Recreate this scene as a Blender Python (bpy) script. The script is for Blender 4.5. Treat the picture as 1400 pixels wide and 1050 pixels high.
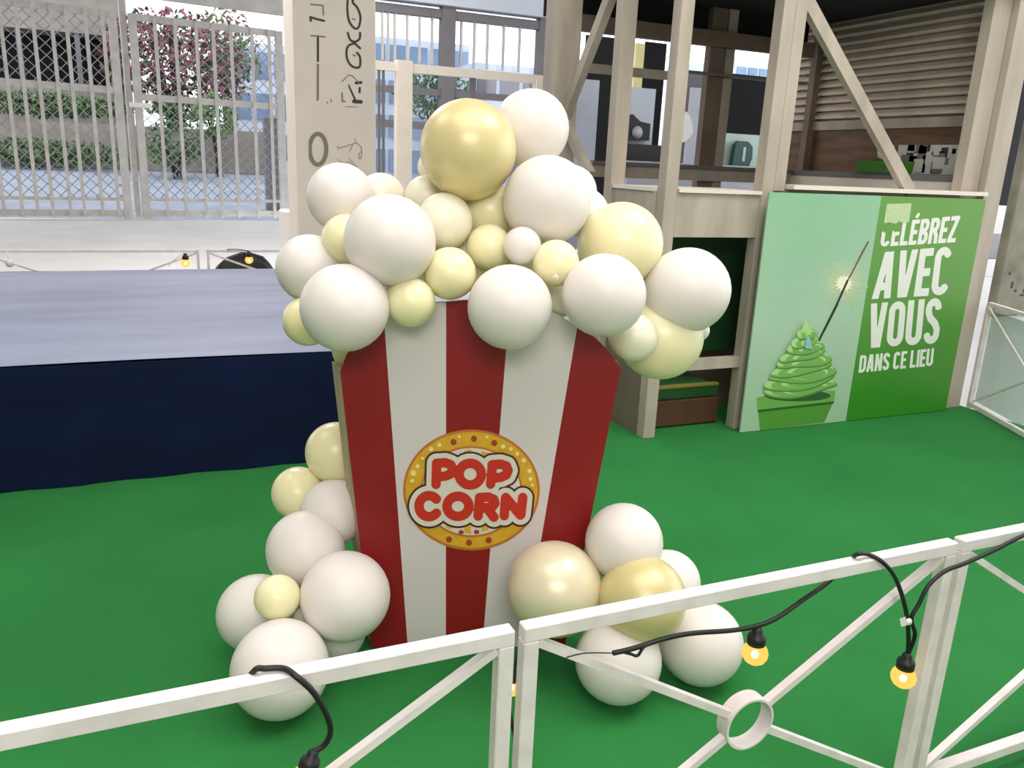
import bpy, math, random
import numpy as np
from math import pi, sin, cos, radians as R
from mathutils import Vector, Matrix
for o in list(bpy.data.objects): bpy.data.objects.remove(o)
random.seed(7)
S = bpy.context.scene
C = S.collection

# ------------------------------------------------------------------ camera
FPX, PITCH, ROLL, EYE, YAW = 1100.0, R(15.3), R(2.5), 1.55, R(23.5)
_p, _q, _c, _s = cos(PITCH), sin(PITCH), cos(ROLL), sin(ROLL)
MY = Matrix.Rotation(-YAW, 3, 'Z')
_r0 = MY @ Vector((1, 0, 0)); _d0 = MY @ Vector((0, -_q, -_p)); _f0 = MY @ Vector((0, _p, -_q))
_right = _r0*_c - _d0*_s
_down = _r0*_s + _d0*_c
CAMP = Vector((0, 0, EYE))
cam_d = bpy.data.cameras.new('camera'); cam = bpy.data.objects.new('camera', cam_d); C.objects.link(cam)
cam_d.sensor_width = 36; cam_d.lens = FPX/1400*36; cam_d.clip_start = 0.05; cam_d.clip_end = 300
m3 = Matrix((_right, -_down, -_f0)).transposed()
cam.matrix_world = Matrix.Translation(CAMP) @ m3.to_4x4()
S.camera = cam

# ------------------------------------------------------------------ world, lamps, exposure
S.view_settings.view_transform = 'Standard'; S.view_settings.look = 'None'
S.view_settings.gamma = 1; S.view_settings.use_curve_mapping = False
S.view_settings.exposure = 0.12
W = bpy.data.worlds.new('sky'); S.world = W; W.use_nodes = True
wn = W.node_tree; wn.nodes['Background'].inputs[0].default_value = (0.90, 0.93, 1.0, 1)
wn.nodes['Background'].inputs[1].default_value = 2.2

def unseen_light(x, y, z, sx, sy, power, col=(1, .965, .945), aim=None):
    d = bpy.data.lights.new('unseen_light', 'AREA'); d.shape = 'RECTANGLE'; d.size = sx; d.size_y = sy
    d.energy = power; d.color = col
    o = bpy.data.objects.new('unseen_light', d); C.objects.link(o); o.location = (x, y, z)
    if aim: o.rotation_euler = (Vector(aim)-Vector((x, y, z))).to_track_quat('-Z', 'Y').to_euler()
unseen_light(0.6, 0.8, 5.6, 4.5, 3.4, 150)
unseen_light(-0.8, -3.2, 4.2, 3.0, 1.6, 150, (1, .955, .95), (1.2, 2.6, .7))  # added fill light behind the camera, brightening the box front
unseen_light(-2.4, 4.6, 5.6, 2.4, 2.4, 70)
unseen_light(4.0, 1.2, 5.6, 2.4, 2.4, 150)
unseen_light(1.0, 10.5, 5.6, 3.0, 3.0, 320)

# ------------------------------------------------------------------ pixel helpers: a point of the photograph onto a real plane
def ray(x, y):
    return _f0 + _right*((x-700)/FPX) + _down*((y-525)/FPX)
def atz(x, y, z=0.0):
    r = ray(x, y); return CAMP + r*((z-EYE)/r.z)
def atY(x, y, Y):
    r = ray(x, y); return CAMP + r*(Y/r.y)
def atX(x, y, X):
    r = ray(x, y); return CAMP + r*(X/r.x)
def atp(x, y, p0, n):
    r = ray(x, y); return CAMP + r*((p0-CAMP).dot(n)/r.dot(n))
def depth(p): return (p-CAMP).dot(_f0)

# ------------------------------------------------------------------ materials
def lin(r, g, b):
    f = lambda v: ((v/255+.055)/1.055)**2.4 if v > 10 else v/255/12.92
    return (f(r), f(g), f(b), 1)
def mat(name, col, rough=.5, metal=0, spec=.5, noise=0, scale=8, bump=0, bscale=200, sss=0, sheen=0, emit=0, col2=None, stretch=(1,1,1), coat=0):
    m = bpy.data.materials.new(name); m.use_nodes = True; nt = m.node_tree
    b = nt.nodes['Principled BSDF']
    b.inputs['Base Color'].default_value = col; b.inputs['Roughness'].default_value = rough
    b.inputs['Metallic'].default_value = metal; b.inputs['Specular IOR Level'].default_value = spec
    if sss:
        b.inputs['Subsurface Weight'].default_value = sss; b.inputs['Subsurface Radius'].default_value = (.08, .06, .04); b.inputs['Subsurface Scale'].default_value = 1
    if sheen:
        b.inputs['Sheen Weight'].default_value = sheen; b.inputs['Sheen Roughness'].default_value = .4
    if coat:
        b.inputs['Coat Weight'].default_value = coat; b.inputs['Coat Roughness'].default_value = .3
    if emit:
        b.inputs['Emission Color'].default_value = col; b.inputs['Emission Strength'].default_value = emit
    if noise or col2 or bump:
        tc = nt.nodes.new('ShaderNodeTexCoord'); mp = nt.nodes.new('ShaderNodeMapping'); mp.inputs['Scale'].default_value = stretch
        nt.links.new(tc.outputs['Object'], mp.inputs['Vector'])
    if noise or col2:
        nz = nt.nodes.new('ShaderNodeTexNoise'); nz.inputs['Scale'].default_value = scale; nz.inputs['Detail'].default_value = 5
        nt.links.new(mp.outputs[0], nz.inputs['Vector'])
        mx = nt.nodes.new('ShaderNodeMixRGB'); rp = nt.nodes.new('ShaderNodeValToRGB')
        rp.color_ramp.elements[0].position = .35; rp.color_ramp.elements[1].position = .68
        nt.links.new(nz.outputs['Fac'], rp.inputs[0]); nt.links.new(rp.outputs[0], mx.inputs[0])
        c2 = col2 or tuple(v*(1-noise) for v in col[:3])+(1,)
        mx.inputs[1].default_value = col; mx.inputs[2].default_value = c2
        nt.links.new(mx.outputs[0], b.inputs['Base Color'])
    if bump:
        n2 = nt.nodes.new('ShaderNodeTexNoise'); n2.inputs['Scale'].default_value = bscale; n2.inputs['Detail'].default_value = 3
        nt.links.new(mp.outputs[0], n2.inputs['Vector'])
        bp = nt.nodes.new('ShaderNodeBump'); bp.inputs['Strength'].default_value = bump; bp.inputs['Distance'].default_value = .01
        nt.links.new(n2.outputs['Fac'], bp.inputs['Height']); nt.links.new(bp.outputs[0], b.inputs['Normal'])
    return m
def glass(name, tint, gloss=.08, haze=0.0, hazecol=(1,1,1,1)):
    m = bpy.data.materials.new(name); m.use_nodes = True; nt = m.node_tree; nt.nodes.clear()
    out = nt.nodes.new('ShaderNodeOutputMaterial'); t = nt.nodes.new('ShaderNodeBsdfTransparent'); t.inputs[0].default_value = tint
    g = nt.nodes.new('ShaderNodeBsdfGlossy'); g.inputs['Roughness'].default_value = .05
    mx = nt.nodes.new('ShaderNodeMixShader'); mx.inputs[0].default_value = gloss
    nt.links.new(t.outputs[0], mx.inputs[1]); nt.links.new(g.outputs[0], mx.inputs[2])
    last = mx
    if haze:
        d = nt.nodes.new('ShaderNodeBsdfDiffuse'); d.inputs[0].default_value = hazecol
        m2 = nt.nodes.new('ShaderNodeMixShader'); m2.inputs[0].default_value = haze
        nt.links.new(last.outputs[0], m2.inputs[1]); nt.links.new(d.outputs[0], m2.inputs[2]); last = m2
    nt.links.new(last.outputs[0], out.inputs[0]); return m
M = dict(
 carpet=mat('green_carpet', lin(50,131,66), .95, spec=.1, noise=.12, scale=2.2, bump=.5, bscale=420),
 floor=mat('pale_floor', lin(226,224,222), .35, noise=.10, scale=1.2),
 paving=mat('outdoor_paving', lin(150,158,172), .8, noise=.2, scale=1.5),
 ceiling=mat('hall_ceiling', lin(200,198,192), .9),
 stage=mat('navy_cloth', lin(13,25,58), .85, spec=.15, noise=.35, scale=3, stretch=(.5,1,2)),
 stagetop=mat('navy_cloth_gate_lit', lin(124,134,166), .5, spec=.6, col2=lin(96,106,142), scale=1.5, stretch=(.5,2.2,1), sheen=.3),  # paler than the skirt: grazing gate light put into the cloth colour
 red=mat('red_print', lin(140,24,28), .4, spec=.4),
 white=mat('white_print', lin(217,209,208), .4, spec=.4),
 kraft=mat('raw_wood_edge', lin(186,170,138), .7, noise=.25, scale=6, stretch=(4,4,.6)),
 bw=mat('white_latex', lin(232,225,219), .38, spec=.35, sss=.25),
 by=mat('pale_yellow_latex', lin(243,235,190), .28, spec=.5, sss=.45),
 bc=mat('cream_latex', lin(240,234,212), .30, spec=.5, sss=.4),
 bg=mat('golden_pearl_latex', lin(218,203,146), .36, metal=.1, spec=.6, coat=.25),
 bp=mat('ivory_pearl_latex', lin(230,218,184), .32, metal=.1, spec=.6, coat=.35),
 bgr=mat('yellow_green_latex', lin(238,228,176), .28, spec=.5, sss=.3),
 fence=mat('white_painted_wood', lin(238,230,229), .5, scale=14, col2=lin(222,212,210)),
 stall=mat('greige_painted_wood', lin(188,177,162), .6, col2=lin(166,155,140), scale=3.5, stretch=(2,2,.5)),
 stallw=mat('pale_counter_wood', lin(236,226,212), .5, noise=.06, scale=4),
 brown=mat('brown_panel_wood', lin(124,92,68), .6, col2=lin(92,66,48), scale=3, stretch=(1,1,7)),
 darkw=mat('dark_brown_wood', lin(128,112,98), .6, noise=.25, scale=4),
 black=mat('black_roof_felt', lin(22,22,26), .9),
 dgreen=mat('deep_green_board', lin(14,62,26), .6, noise=.2, scale=3),
 rubber=mat('black_rubber', lin(20,19,20), .5),
 column=mat('cream_concrete', lin(234,224,210), .8, noise=.06, scale=3),
 mark=mat('worn_grey_paint', lin(74,68,62), .8), mark2=mat('faded_grey_paint', lin(138,130,120), .8),
 gate=mat('grey_painted_steel', lin(204,200,194), .5, noise=.18, scale=5),
 wire=mat('galvanised_wire', lin(150,152,156), .5, metal=.3),
 winf=mat('dark_grey_window_frame', lin(118,114,118), .5, noise=.15, scale=4),
 green1=mat('hedge_leaf', lin(86,120,70), .7, col2=lin(120,150,90), scale=3), green2=mat('dark_leaf', lin(44,74,44), .7, col2=lin(84,112,66), scale=3),
 redleaf=mat('red_leaf', lin(120,62,76), .7, col2=lin(164,112,116), scale=4), barkm=mat('bark', lin(70,60,54), .9, noise=.3),
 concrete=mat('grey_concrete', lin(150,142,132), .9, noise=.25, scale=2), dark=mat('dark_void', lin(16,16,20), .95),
 bwall=mat('white_render', lin(206,214,226), .8, noise=.08, scale=1), bglass=mat('blue_office_glass', lin(120,150,178), .15, spec=.8, noise=.3, scale=.8),
 bwall2=mat('hall_wall', lin(205,198,188), .9),
 mint=mat('mint_board', lin(196,220,210), .5), teal=mat('dark_teal_plastic', lin(28,74,66), .4), grayb=mat('pale_grey_board', lin(188,192,204), .5, noise=.05),
 leafg=mat('bright_green_cloth', lin(70,130,36), .7, noise=.2, scale=20), cream=mat('cream_card', lin(228,220,160), .6), lime=mat('lime_sign', lin(160,190,60), .6),
 brick=mat('brown_crate_plastic', lin(92,58,40), .6, noise=.2, scale=5), crateg=mat('green_crate_plastic', lin(40,92,50), .5, noise=.2), yel=mat('yellow_strap', lin(150,140,50), .6),
 oran=mat('orange_badge_rim', lin(196,116,44), .5), yell=mat('badge_yellow', lin(226,176,48), .45, col2=lin(214,160,36), scale=30), dkr=mat('badge_dot_red', lin(166,60,34), .5),
 bwhite=mat('badge_white', lin(222,214,200), .5), bbrown=mat('badge_dark_outline', lin(70,32,28), .5), lred=mat('letter_red', lin(200,44,28), .45), pale=mat('badge_light_dot', lin(244,226,150), .5),
 lwhite=mat('poster_letter_white', lin(236,238,230), .5), pdark=mat('print_dark_green', lin(46,92,42), .5), slat=mat('pale_slat_paint', lin(222,208,190), .6, noise=.1),
 pl5=mat('print_icing_shade', lin(88,140,66), .5), gl1=mat('print_glow_a', lin(172,202,168), .5), gl2=mat('print_glow_b', lin(184,206,168), .5), pl1=mat('print_icing_light', lin(178,220,140), .5), pl2=mat('print_icing_mid', lin(124,182,92), .5), pl3=mat('print_cup_green', lin(82,150,52), .5), pl4=mat('print_cup_band', lin(112,172,78), .5), pdk=mat('print_black', lin(40,44,34), .5), psp=mat('print_spark', lin(206,214,170), .5), psp2=mat('print_spark_core', lin(252,248,220), .5), pblue=mat('print_pale_blue', lin(140,200,196), .5), patch=mat('print_worn_patch', lin(206,220,178), .6, col2=lin(180,206,150), scale=60),
 barrier=glass('frosted_barrier_sheet', (.80,.88,.82,1), .06, .25, lin(150,168,152)), pane=glass('window_pane', (.95,.97,1,1), .05),
 boxw=mat('white_box_card', lin(226,222,218), .6, noise=.1, scale=3), boxg=mat('grey_box_card', lin(150,146,150), .6, noise=.2, scale=3),
 dcol=mat('stained_grey_concrete', lin(150,146,128), .8, col2=lin(120,116,98), scale=3),
 phw=mat('photo_white', lin(214,214,206), .5), phd=mat('photo_dark', lin(46,46,48), .5), phg=mat('photo_grey', lin(120,120,114), .5),
 whiteplastic=mat('white_plastic', lin(236,230,224), .4),
)
def bulb_mats():
    m = bpy.data.materials.new('amber_bulb_glass'); m.use_nodes = True; nt = m.node_tree; nt.nodes.clear()
    out = nt.nodes.new('ShaderNodeOutputMaterial'); t = nt.nodes.new('ShaderNodeBsdfTransparent'); t.inputs[0].default_value = (1, .8, .4, 1)
    e = nt.nodes.new('ShaderNodeEmission'); e.inputs[0].default_value = (1, .62, .14, 1); e.inputs[1].default_value = 1.3
    mx = nt.nodes.new('ShaderNodeMixShader'); mx.inputs[0].default_value = .6
    nt.links.new(t.outputs[0], mx.inputs[1]); nt.links.new(e.outputs[0], mx.inputs[2]); nt.links.new(mx.outputs[0], out.inputs[0])
    f = bpy.data.materials.new('bulb_filament'); f.use_nodes = True; nt = f.node_tree; nt.nodes.clear()
    out = nt.nodes.new('ShaderNodeOutputMaterial'); e = nt.nodes.new('ShaderNodeEmission'); e.inputs[0].default_value = (1, .72, .32, 1); e.inputs[1].default_value = 32
    nt.links.new(e.outputs[0], out.inputs[0]); return m, f
M['bulb'], M['fil'] = bulb_mats()

# ------------------------------------------------------------------ mesh builder
class MB:
    def __init__(s): s.v = []; s.f = []; s.m = []; s.sm = []
    def add(s, vs, fs, mi=0, smooth=False):
        k = len(s.v); s.v += [Vector(v) for v in vs]
        for f in fs: s.f.append([k+i for i in f]); s.m.append(mi); s.sm.append(smooth)
        return s
    def hexa(s, q, mi=0):           # 8 corners: bottom 4 ccw, top 4 ccw
        return s.add(q, [(3,2,1,0),(4,5,6,7),(0,1,5,4),(1,2,6,5),(2,3,7,6),(3,0,4,7)], mi)
    def box(s, a, b, mi=0, ch=0.0):
        (x0,y0,z0),(x1,y1,z1) = a, b
        if x0 > x1: x0, x1 = x1, x0
        if y0 > y1: y0, y1 = y1, y0
        if z0 > z1: z0, z1 = z1, z0
        if ch <= 0:
            return s.hexa([(x0,y0,z0),(x1,y0,z0),(x1,y1,z0),(x0,y1,z0),(x0,y0,z1),(x1,y0,z1),(x1,y1,z1),(x0,y1,z1)], mi)
        vs = []; idx = {}
        for i,(X,sx) in enumerate(((x0,1),(x1,-1))):
            for j,(Y,sy) in enumerate(((y0,1),(y1,-1))):
                for k,(Z,sz) in enumerate(((z0,1),(z1,-1))):
                    for a_ in range(3):
                        p = [X+sx*ch, Y+sy*ch, Z+sz*ch]; p[a_] = (X,Y,Z)[a_]
                        idx[i,j,k,a_] = len(vs); vs.append(p)
        fs = []
        for i in (0,1):
            f = [idx[i,0,0,0],idx[i,1,0,0],idx[i,1,1,0],idx[i,0,1,0]]; fs.append(f if i else f[::-1])
            f = [idx[0,i,0,1],idx[1,i,0,1],idx[1,i,1,1],idx[0,i,1,1]]; fs.append(f[::-1] if i else f)
            f = [idx[0,0,i,2],idx[1,0,i,2],idx[1,1,i,2],idx[0,1,i,2]]; fs.append(f if i else f[::-1])
        for p in (0,1):
            for q in (0,1):
                f = [idx[p,q,0,0],idx[p,q,1,0],idx[p,q,1,1],idx[p,q,0,1]]; fs.append(f if (p+q) % 2 else f[::-1])
                f = [idx[p,0,q,0],idx[p,1,q,0],idx[p,1,q,2],idx[p,0,q,2]]; fs.append(f if (p+q) % 2 == 0 else f[::-1])
                f = [idx[0,p,q,1],idx[1,p,q,1],idx[1,p,q,2],idx[0,p,q,2]]; fs.append(f if (p+q) % 2 else f[::-1])
                for r in (0,1):
                    f = [idx[p,q,r,0],idx[p,q,r,1],idx[p,q,r,2]]; fs.append(f if (p+q+r) % 2 else f[::-1])
        return s.add(vs, fs, mi)
    def beam(s, a, b, w, h, up=(0,0,1), mi=0):   # rectangular bar from a to b: w across, h along up
        a, b = Vector(a), Vector(b); d = (b-a).normalized(); up = Vector(up)
        x = d.cross(up)
        if x.length < 1e-4: x = Vector((1,0,0)) if abs(d.x) < .9 else Vector((0,1,0))
        x.normalize(); u = x.cross(d).normalized(); x *= w/2; u *= h/2
        return s.add([a-x-u,a+x-u,a+x+u,a-x+u,b-x-u,b+x-u,b+x+u,b-x+u], [(0,1,2,3),(7,6,5,4),(0,4,5,1),(1,5,6,2),(2,6,7,3),(3,7,4,0)], mi)
    def tube(s, pts, r, n=8, mi=0, cap=True):
        pts = [Vector(p) for p in pts]; rr = r if isinstance(r, (list,tuple)) else [r]*len(pts)
        vs = []; prev = None
        for i,p in enumerate(pts):
            d = (pts[min(i+1,len(pts)-1)]-pts[max(i-1,0)]).normalized()
            if prev is None:
                x = d.orthogonal().normalized()
            else:
                x = (prev - d*prev.dot(d)).normalized()
            prev = x; y = d.cross(x)
            vs += [p + (x*cos(2*pi*k/n)+y*sin(2*pi*k/n))*rr[i] for k in range(n)]
        fs = [(i*n+k, i*n+(k+1)%n, (i+1)*n+(k+1)%n, (i+1)*n+k) for i in range(len(pts)-1) for k in range(n)]
        s.add(vs, fs, mi, True)
        if cap:
            L = (len(pts)-1)*n; s.add(vs[:n], [tuple(range(n))[::-1]], mi); s.add(vs[L:], [tuple(range(n))], mi)
        return s
    def lathe(s, prof, c=(0,0,0), axis=(0,0,1), n=24, mi=0, smooth=True):
        c = Vector(c); a = Vector(axis).normalized(); x = a.orthogonal().normalized(); y = a.cross(x)
        vs = []; rings = []
        for r, z in prof:
            if r < 1e-6: rings.append([len(vs)]); vs.append(c+a*z)
            else:
                rings.append(list(range(len(vs), len(vs)+n))); vs += [c+a*z+(x*cos(2*pi*k/n)+y*sin(2*pi*k/n))*r for k in range(n)]
        fs = []
        for A, B in zip(rings, rings[1:]):
            for k in range(n):
                k2 = (k+1) % n
                if len(A) == 1 and len(B) == 1: continue
                if len(A) == 1: fs.append((A[0], B[k2], B[k]))
                elif len(B) == 1: fs.append((A[k], A[k2], B[0]))
                else: fs.append((A[k], A[k2], B[k2], B[k]))
        return s.add(vs, fs, mi, smooth)
    def prism(s, poly, n, t, mi=0):   # planar polygon (3-D points, ccw seen from +n), extruded t along n
        n = Vector(n).normalized(); k = len(poly); a = [Vector(p) for p in poly]; b = [p+n*t for p in a]
        return s.add(a+b, [tuple(range(k))[::-1], tuple(range(k, 2*k))]+[(i,(i+1)%k,k+(i+1)%k,k+i) for i in range(k)], mi)
    def build(s, name, mats, parent=None, origin=None):
        me = bpy.data.meshes.new(name)
        if not isinstance(mats, (list,tuple)): mats = [mats]
        for m in mats: me.materials.append(m)
        org = Vector(origin) if origin is not None else Vector((0,0,0))
        me.from_pydata([v-org for v in s.v], [], s.f)
        me.polygons.foreach_set('material_index', s.m); me.polygons.foreach_set('use_smooth', s.sm)
        me.update()
        o = bpy.data.objects.new(name, me); C.objects.link(o)
        if parent is not None:
            o.parent = parent; o.location = org - tot(parent)
        else: o.location = org
        return o
def tot(o):
    v = Vector(o.location)
    while o.parent: o = o.parent; v += o.location
    return v
def tag(o, label, cat, group=None, kind=None):
    o['label'] = label; o['category'] = cat
    if group: o['group'] = group
    if kind: o['kind'] = kind
    return o
def thing(name, label, cat, loc=(0,0,0), group=None, kind=None):
    o = bpy.data.objects.new(name, None); C.objects.link(o); o.location = loc; o.empty_display_size = .1
    return tag(o, label, cat, group, kind)
def struct(o): o['kind'] = 'structure'; return o

# ------------------------------------------------------------------ floor, carpet, ceiling
struct(MB().box((-14,-4,-.12),(18,20.4,-.02)).build('floor', M['floor']))
def gz(Y): return max(-.06, min(.85, (Y-20.6)*.105-.06))
mb = MB(); mb.hexa([(-40,20.62,-1),(40,21.9,-1),(40,29.3,-1),(-40,29.3,-1),(-40,20.62,-.06),(40,21.9,.07),(40,29.3,.85),(-40,29.3,.85)])
mb.box((-40,29.3,-1),(40,80,.85)); struct(mb.build('ground', M['paving']))
struct(MB().box((-9,-4,6.2),(12,20.3,6.4)).build('ceiling', M['ceiling']))
struct(MB().box((-9.2,-4.2,-.02),(-9,17,6.2)).build('wall_left', M['bwall2']))
struct(MB().box((-9,-4.2,-.02),(12,-4,6.2)).build('wall_back', M['bwall2']))
cp = [(-4,-1.5),(5.22,-1.5),(5.22,6.3),(-4,6.3)]
tag(MB().prism([(x,y,-.02) for x,y in cp], (0,0,1), .02).build('carpet', M['carpet']), 'large plain green event carpet covering the floor under the balloon display', 'carpet')

# ------------------------------------------------------------------ stage
st = thing('stage', 'low long stage with dark navy skirt and pale gate-lit top behind the popcorn box', 'stage', (-1.6,4.04,0))
SX0, SX1, SY0, SY1, SH = -4.6, 1.62, 4.04, 7.22, .588
mb = MB(); n = 60
vs = []
for i in range(n+1):
    x = SX0+(SX1-SX0)*i/n; w = .006*sin(i*1.7)+.004*sin(i*.61)
    vs += [(x, SY0+w*.3, SH-.004), (x, SY0-.01+w, SH*.5), (x, SY0-.012+w*1.6, .004)]
mb.add(vs, [(i*3+k, i*3+k+1, i*3+3+k+1, i*3+3+k) for i in range(n) for k in (0,1)], 0, True)
mb.build('front_skirt', M['stage'], st)
MB().box((SX1-.01,SY0+.01,.004),(SX1,SY1,SH-.004)).build('side_skirt', M['stage'], st)
MB().box((SX0,SY1-.01,.004),(SX1-.012,SY1,SH-.004)).build('side_skirt', M['stage'], st)
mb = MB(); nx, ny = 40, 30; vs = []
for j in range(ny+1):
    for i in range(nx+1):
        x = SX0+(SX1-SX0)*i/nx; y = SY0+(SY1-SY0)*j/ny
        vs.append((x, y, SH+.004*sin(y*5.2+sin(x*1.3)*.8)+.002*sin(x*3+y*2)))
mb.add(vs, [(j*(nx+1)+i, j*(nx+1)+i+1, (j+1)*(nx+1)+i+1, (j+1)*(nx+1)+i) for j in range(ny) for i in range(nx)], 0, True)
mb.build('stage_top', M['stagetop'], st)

# ------------------------------------------------------------------ popcorn box
BL, BR = atz(508,887), atz(772,885)
bu = (BR-BL).normalized(); bn = Vector((bu.y,-bu.x,0))         # bn points to the viewer
def onbox(x, y, off=0.0): return atp(x, y, BL+bn*off, bn)
box = thing('popcorn_box', 'tall popcorn bucket cutout with red and white stripes standing under the balloons', 'popcorn box', (BL+BR)/2)
BT = .02
def boxtop(px):     # arched top edge in the photograph
    pts = [(465,508),(474,484),(498,452),(531,433),(562,421),(596,414),(640,411),(690,414),(735,421),(767,433),(790,446),(812,460),(833,481),(849,504)]
    for (a,b),(c,d) in zip(pts, pts[1:]):
        if a <= px <= c: return b+(d-b)*(px-a)/(c-a)
    return pts[-1][1]
edges = [((465,508),(508,887)), ((525,437),(557.5,885)), ((610,413),(609.5,886)), ((697,415),(659.5,887)), ((789.5,446),(715,886)), ((849,504),(772,885))]
mb = MB()
for k in range(5):
    (a,b),(c,d) = edges[k]; (e,f),(g,h) = edges[k+1]
    N = 7; top = [(a+(e-a)*i/N, boxtop(a+(e-a)*i/N)) for i in range(N+1)]
    poly = [(c,d),(g,h)] + top[::-1]
    P = [onbox(*p) for p in poly]
    P[0].z = 0.004; P[1].z = 0.004
    mb.prism([p-bn*BT for p in P], bn, BT, k % 2)
mb.build('front_panel', [M['red'], M['white']], box)
DEP = .11
def sidebar(pa, pb, w=.03):
    a, b = onbox(*pa), onbox(*pb); a.z = max(a.z, .004)
    return a, b
for (pa, pb, qa, qb, sg) in (((508,887),(465,508),(496,872),(453.5,494),1), ((772,885),(849,504),(766,872),(843,492),-1)):
    a, b = onbox(*pa), onbox(*pb); a2, b2 = onbox(*qa, -DEP), onbox(*qb, -DEP); a.z = a2.z = .004; t = bu*sg*.018
    q = [a-bn*BT, a-bn*BT+t, a2+t, a2]; q2 = [b-bn*BT, b-bn*BT+t, b2+t, b2]
    if sg > 0: MB().hexa(q[::-1]+q2[::-1]).build('side_panel', M['kraft'], box)
    else: MB().hexa(q+q2).build('side_panel', M['kraft'], box)
a, b = onbox(508,887), onbox(772,885)
MB().beam(a-bn*(DEP-.02)+bu*.02+Vector((0,0,.03)), b-bn*(DEP-.02)-bu*.02+Vector((0,0,.03)), .03, .05).build('bottom_brace', M['kraft'], box)
a, b = onbox(472,520,-DEP), onbox(842,516,-DEP)
a, b = onbox(465,515), onbox(849,512)
MB().beam(a-bn*(DEP-.02)+bu*.025, b-bn*(DEP-.02)-bu*.025, .025, .05).build('top_brace', M['kraft'], box)

# badge
def zb(x, y, off): return onbox(540+x/4.773, 560+y/4.773, off)
def disc(mb, cx, cy, rx, ry, off, mi, n=40, t=.001):
    mb.prism([zb(cx+rx*cos(-2*pi*i/n), cy+ry*sin(-2*pi*i/n), off) for i in range(n)], bn, t, mi)
badge = MB()
disc(badge, 499, 524, 446, 394, .0002, 0, 64)
disc(badge, 499, 524, 430, 378, .0016, 1, 64)
disc(badge, 500, 535, 333, 297, .0030, 0, 64)
disc(badge, 500, 535, 320, 284, .0044, 2, 64)
for x in (330, 452, 566, 680):
    badge.prism([zb(x,258+abs(x-500)*.2,.0056), zb(x,812-abs(x-500)*.25,.0056), zb(x+44,812-abs(x-456)*.25,.0056), zb(x+44,258+abs(x-456)*.2,.0056)], bn, .0008, 1)
for x,y in ((382,211),(515,190),(648,218),(353,847),(483,868),(612,852)):
    disc(badge, x, y, 20, 20, .0030, 3, 16)
for x,y in ((432,800),(532,798)): disc(badge, x, y, 18, 14, .0066, 3, 12)
for x,y,r in ((290,230,13),(235,258,15),(180,318,10),(148,370,13),(120,415,18),(112,465,13),(705,240,15),(757,257,12),(798,288,12),(840,330,15),(878,400,14),(885,452,14),(897,492,11),(600,178,10),(420,176,10)):
    disc(badge, x, y, r, r, .0030, 4, 12)
bd = badge.build('badge', [M['oran'],M['yell'],M['bwhite'],M['dkr'],M['pale']], box)
def ell(cx, cy, rx, ry, a0, a1, n=22): return [(cx+rx*cos(R(a0+(a1-a0)*i/n)), cy+ry*sin(R(a0+(a1-a0)*i/n))) for i in range(n+1)]
GL = [
 [[(272,352),(268,488)], [(272,350),(330,347),(364,360),(377,388),(366,418),(330,434),(272,440)]],
 [ell(491,421,73,71,0,360)],
 [[(636,362),(624,486)], [(634,360),(690,356),(727,368),(738,396),(726,426),(690,442),(630,450)]],
 [ell(222,630,65,69,-42,-318)],
 [ell(411,631,72,66,0,360)],
 [[(552,576),(543,694)], [(552,574),(612,571),(646,586),(652,612),(634,636),(548,646)], [(598,640),(646,702)]],
 [[(713,692),(722,576)], [(724,574),(818,688)], [(822,684),(834,574)]]]
def field(items, X, Y):
    """smallest distance from every grid node to a set of strokes; items = (polyline, halfwidth, butt ends?)"""
    D = np.full(X.shape, 1e9)
    for pts, hw, butt in items:
        for i in range(len(pts)-1):
            (x0,y0),(x1,y1) = pts[i], pts[i+1]; L = math.hypot(x1-x0,y1-y0)
            if L < 1e-9: continue
            ux, uy = (x1-x0)/L, (y1-y0)/L; al = (X-x0)*ux+(Y-y0)*uy; pe = np.abs(-(X-x0)*uy+(Y-y0)*ux)
            if butt: D = np.minimum(D, np.maximum(pe-hw, np.abs(al-L/2)-L/2))
            else:
                c = np.clip(al, 0, L); D = np.minimum(D, np.hypot(X-x0-c*ux, Y-y0-c*uy)-hw)
            if butt and i > 0: D = np.minimum(D, np.hypot(X-x0,Y-y0)-hw)
    return D
def sheet(mb, D, xs, ys, iso, mp, nrm, mi=0):
    """flat sheet covering the region D < iso"""
    F = D-iso; nx, ny = len(xs), len(ys); vs = []; fs = []
    def poly(P):
        k = len(vs); Q = [mp(*p) for p in P]
        nn = Vector((0,0,0))
        for i in range(len(Q)): nn += (Q[i]-Q[0]).cross(Q[(i+1)%len(Q)]-Q[0])
        if nn.dot(nrm) < 0: Q = Q[::-1]
        vs.extend(Q); fs.append(tuple(range(k,k+len(Q))))
    for j in range(ny-1):
        run = None
        for i in range(nx):
            full = i < nx-1 and F[j,i] < 0 and F[j,i+1] < 0 and F[j+1,i] < 0 and F[j+1,i+1] < 0
            if full:
                if run is None: run = i
                continue
            if run is not None:
                poly([(xs[run],ys[j]),(xs[i],ys[j]),(xs[i],ys[j+1]),(xs[run],ys[j+1])]); run = None
            if i == nx-1: break
            c = [(i,j),(i+1,j),(i+1,j+1),(i,j+1)]; P = []
            for a in range(4):
                (i0,j0),(i1,j1) = c[a], c[(a+1)%4]; f0, f1 = F[j0,i0], F[j1,i1]
                if f0 < 0: P.append((xs[i0],ys[j0]))
                if (f0 < 0) != (f1 < 0):
                    t = f0/(f0-f1); P.append((xs[i0]+(xs[i1]-xs[i0])*t, ys[j0]+(ys[j1]-ys[j0])*t))
            if len(P) > 2: poly(P)
    mb.add(vs, fs, mi)
xs = np.arange(20, 980, 5.0); ys = np.arange(250, 820, 5.0); X, Y = np.meshgrid(xs, ys)
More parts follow.
